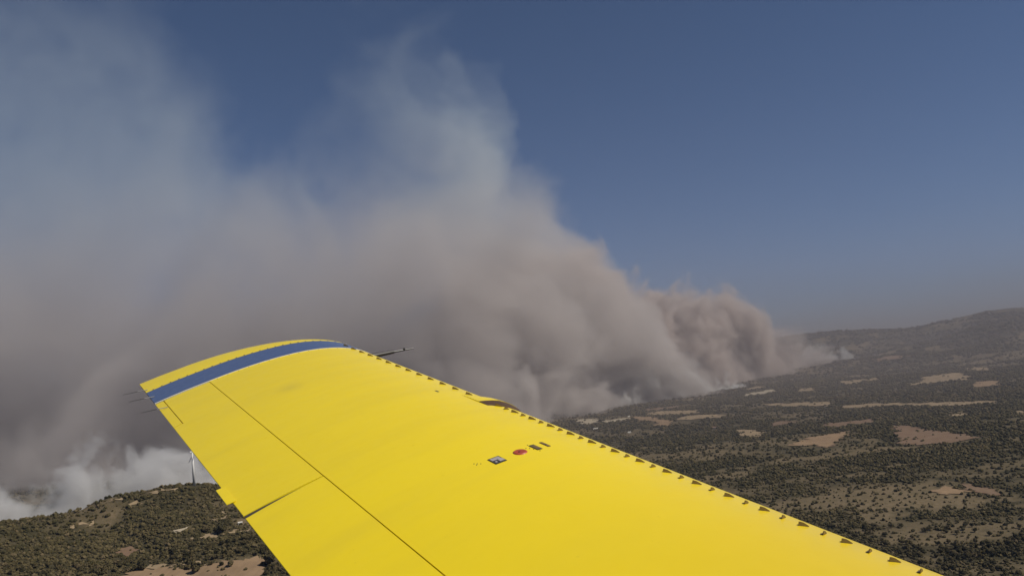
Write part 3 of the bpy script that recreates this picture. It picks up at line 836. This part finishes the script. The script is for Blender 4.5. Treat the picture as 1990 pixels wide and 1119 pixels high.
# 2. the great smoke bank
S2 = (13500, 6600, 5600); O2 = (-9300, 4700, -40)
def f_main(t, pos, x, y, z):
    p = warp(t, pos, 1 / 2400, 2200, 2)
    p = warp(t, p, 1 / 700, 800, 3)
    sp = t.n('ShaderNodeSeparateXYZ', {0: p}); X, Y, Z = sp.outputs[0], sp.outputs[1], sp.outputs[2]
    u = t.m('DIVIDE', X, 13500.0)
    top_ = t.m('MULTIPLY', curve_node(t, u, [(0, 1), (.375, 1), (.435, .85), (.50, .62), (.57, .50), (.61, .56), (.648, .72), (.670, .78), (.682, .55), (.692, .41), (.72, .34), (.76, .23), (.80, .05), (.84, 0), (1, 0)]), 5000.0)
    yc = t.m('ADD', t.m('ADD', 2500.0, t.m('MULTIPLY', x, .03)), t.m('MULTIPLY', t.m('MAXIMUM', t.m('SUBTRACT', x, 8300.0), 0.0), .75))
    n = t.noise(p, 1 / 1100, 7, .62).outputs[0]
    e = t.m('MINIMUM', t.m('DIVIDE', t.m('SUBTRACT', top_, Z), t.ss(X, 8200, 9600, 520, 200)), t.m('DIVIDE', t.m('SUBTRACT', 1900.0, t.m('ABSOLUTE', t.m('SUBTRACT', Y, yc))), 420.0))
    e = t.m('MINIMUM', e, 1.8)
    d = t.ss(t.m('ADD', e, t.m('MULTIPLY', t.m('SUBTRACT', n, .53), 9.0)), 0, t.ss(X, 8200, 9600, 1.3, .6))
    d = t.m('MULTIPLY', d, t.ss(X, 10400, 11100, 1, 0))
    fall = t.m('ADD', t.m('POWER', 2.718, t.m('MULTIPLY', Z, -1 / 950)), .028)
    return t.m('MULTIPLY', t.m('MULTIPLY', d, fall), t.ss(X, 8400, 9800, 1, 2.4))
smoke_object('smoke_bank', 'huge grey smoke bank filling the left and middle of the sky', O2, 0, S2, 45, f_main, .0029, (.72, .672, .645), .1, high=(.66, .73, .76))

# 3. white smoke just behind the ridge at left
S3 = (2600, 1100, 620)
a3 = math.atan2(cdir[1], cdir[0])
o3 = Vector((c0[0], c0[1], 0)) + Vector((cdir[0], cdir[1], 0)) * -1000 - Vector((cperp[0], cperp[1], 0)) * 60
zb = float(height(*(c0 - cperp * 250)))
def puffs(L, H, prof, y0, hw, sc=1.0):
    def f(t, pos, x, y, z):
        p = warp(t, pos, 1 / (230 * sc), 260 * sc, 2)
        p = warp(t, p, 1 / (75 * sc), 95 * sc, 2)
        p = warp(t, p, 1 / (28 * sc), 26 * sc, 2)
        sp = t.n('ShaderNodeSeparateXYZ', {0: p}); X, Y, Z = sp.outputs[0], sp.outputs[1], sp.outputs[2]
        top_ = t.m('MULTIPLY', curve_node(t, t.m('DIVIDE', X, L), prof), H)
        n = t.noise(p, 1 / (120 * sc), 5, .6).outputs[0]
        c = t.m('ADD', y0, t.m('MULTIPLY', Z, .35))
        w = t.m('ADD', hw, t.m('MULTIPLY', Z, .18))
        e = t.m('MINIMUM', t.m('DIVIDE', t.m('SUBTRACT', top_, Z), 60.0 * sc), t.m('DIVIDE', t.m('SUBTRACT', w, t.m('ABSOLUTE', t.m('SUBTRACT', Y, c))), 50.0 * sc))
        e = t.m('MINIMUM', e, 1.5)
        return t.m('MULTIPLY', t.ss(t.m('ADD', e, t.m('MULTIPLY', t.m('SUBTRACT', n, .52), 9.0)), 0, .7), t.ss(Z, 120 * sc, 520 * sc, 1, .35))
    return f
smoke_object('smoke_drift', 'pale smoke curling up just behind the ridge at lower left', (o3.x, o3.y, zb - 30), a3, S3, 8,
             puffs(2600.0, 400.0, [(0, .62), (.30, .62), (.40, .56), (.46, .44), (.52, .52), (.57, .50), (.63, .40), (.70, .36), (.80, .25), (1, .05)], 210.0, 75.0), .022, (.78, .77, .76), .1)
ca, sa = math.cos(ang1), math.sin(ang1)
B0 = Vector(on_ground(1130, 797)); B1 = Vector(on_ground(1400, 757)); dB = B1 - B0; LB = math.hypot(dB.x, dB.y); aB = math.atan2(dB.y, dB.x)
pB = Vector((-math.sin(aB), math.cos(aB), 0))
oB = B0 - pB * 320
smoke_object('smoke_puff', 'whitest low smoke at the foot of the plume just beyond the leading edge', (oB.x, oB.y, min(B0.z, B1.z) - 40), aB, (LB + 200, 900, 640), 15,
             puffs(LB, 640.0, [(0, .15), (.14, .5), (.28, .62), (.42, .45), (.58, .55), (.74, .45), (.86, .25), (1, .12)], 170.0, 80.0, 1.4), .03, (.84, .83, .82), .1)
T0 = Vector(on_ground(1560, 708)); T1 = Vector(on_ground(1688, 692)); dT = T1 - T0; LT = math.hypot(dT.x, dT.y); aT = math.atan2(dT.y, dT.x)
pT = Vector((-math.sin(aT), math.cos(aT), 0)); oT = T0 - pT * 200
smoke_object('smoke_wisp', 'thin pale wisp trailing right from the end of the plume towards the hills', (oT.x, oT.y, min(T0.z, T1.z) - 40), aT, (LT + 200, 900, 420), 20,
             puffs(LT, 420.0, [(0, .7), (.3, .55), (.6, .40), (.85, .25), (1, .08)], 200.0, 80.0, 1.6), .010, (.78, .77, .76), .1)
# thin murky smoke pooled over the far valley
def f_murk(t, pos, x, y, z):
    n = t.noise(t.v('MULTIPLY', pos, (1, 1, 2.5)), 1 / 5200, 4, .55).outputs[0]
    return t.m('MULTIPLY', t.m('MULTIPLY', t.m('POWER', 2.718, t.m('MULTIPLY', z, -1 / 900)), t.ss(z, 3000, 4300, 1, 0)), t.ss(n, .3, .65, .5, 1.3))
smoke_object('smoke_veil', 'thin brown grey smoke veil hanging over the far valley and hills', (-16000, 2500, -40), 0, (54000, 36000, 4400), 340, f_murk, 1.15e-4, (.40, .345, .315), .0)

# ------------------------------------------------------------------ haze
def haze():
    bm = bmesh.new(); X, Y0, Y1, Z0, Z1 = 62000, -62000, 62000, -120, 5800
    bmesh.ops.create_cube(bm, size=1, matrix=Matrix.Translation((0, 0, (Z0 + Z1) / 2)) @ Matrix.Diagonal((2 * X, Y1 - Y0, Z1 - Z0, 1)))
    o = link('haze', from_bm('haze', bm)); tag(o, 'thin pale haze filling the air over the valley', kind='stuff')
    m = bpy.data.materials.new('haze_air'); m.use_nodes = True
    m.node_tree.nodes.remove(m.node_tree.nodes['Principled BSDF'])
    t = NT(m.node_tree)
    pv = t.n('ShaderNodeVolumePrincipled', {'Color': rgb(.40, .54, .86), 'Density': 1.2e-5})
    t.set(m.node_tree.nodes['Material Output'].inputs['Volume'], pv.outputs[0])
    o.data.materials.append(m)
haze()
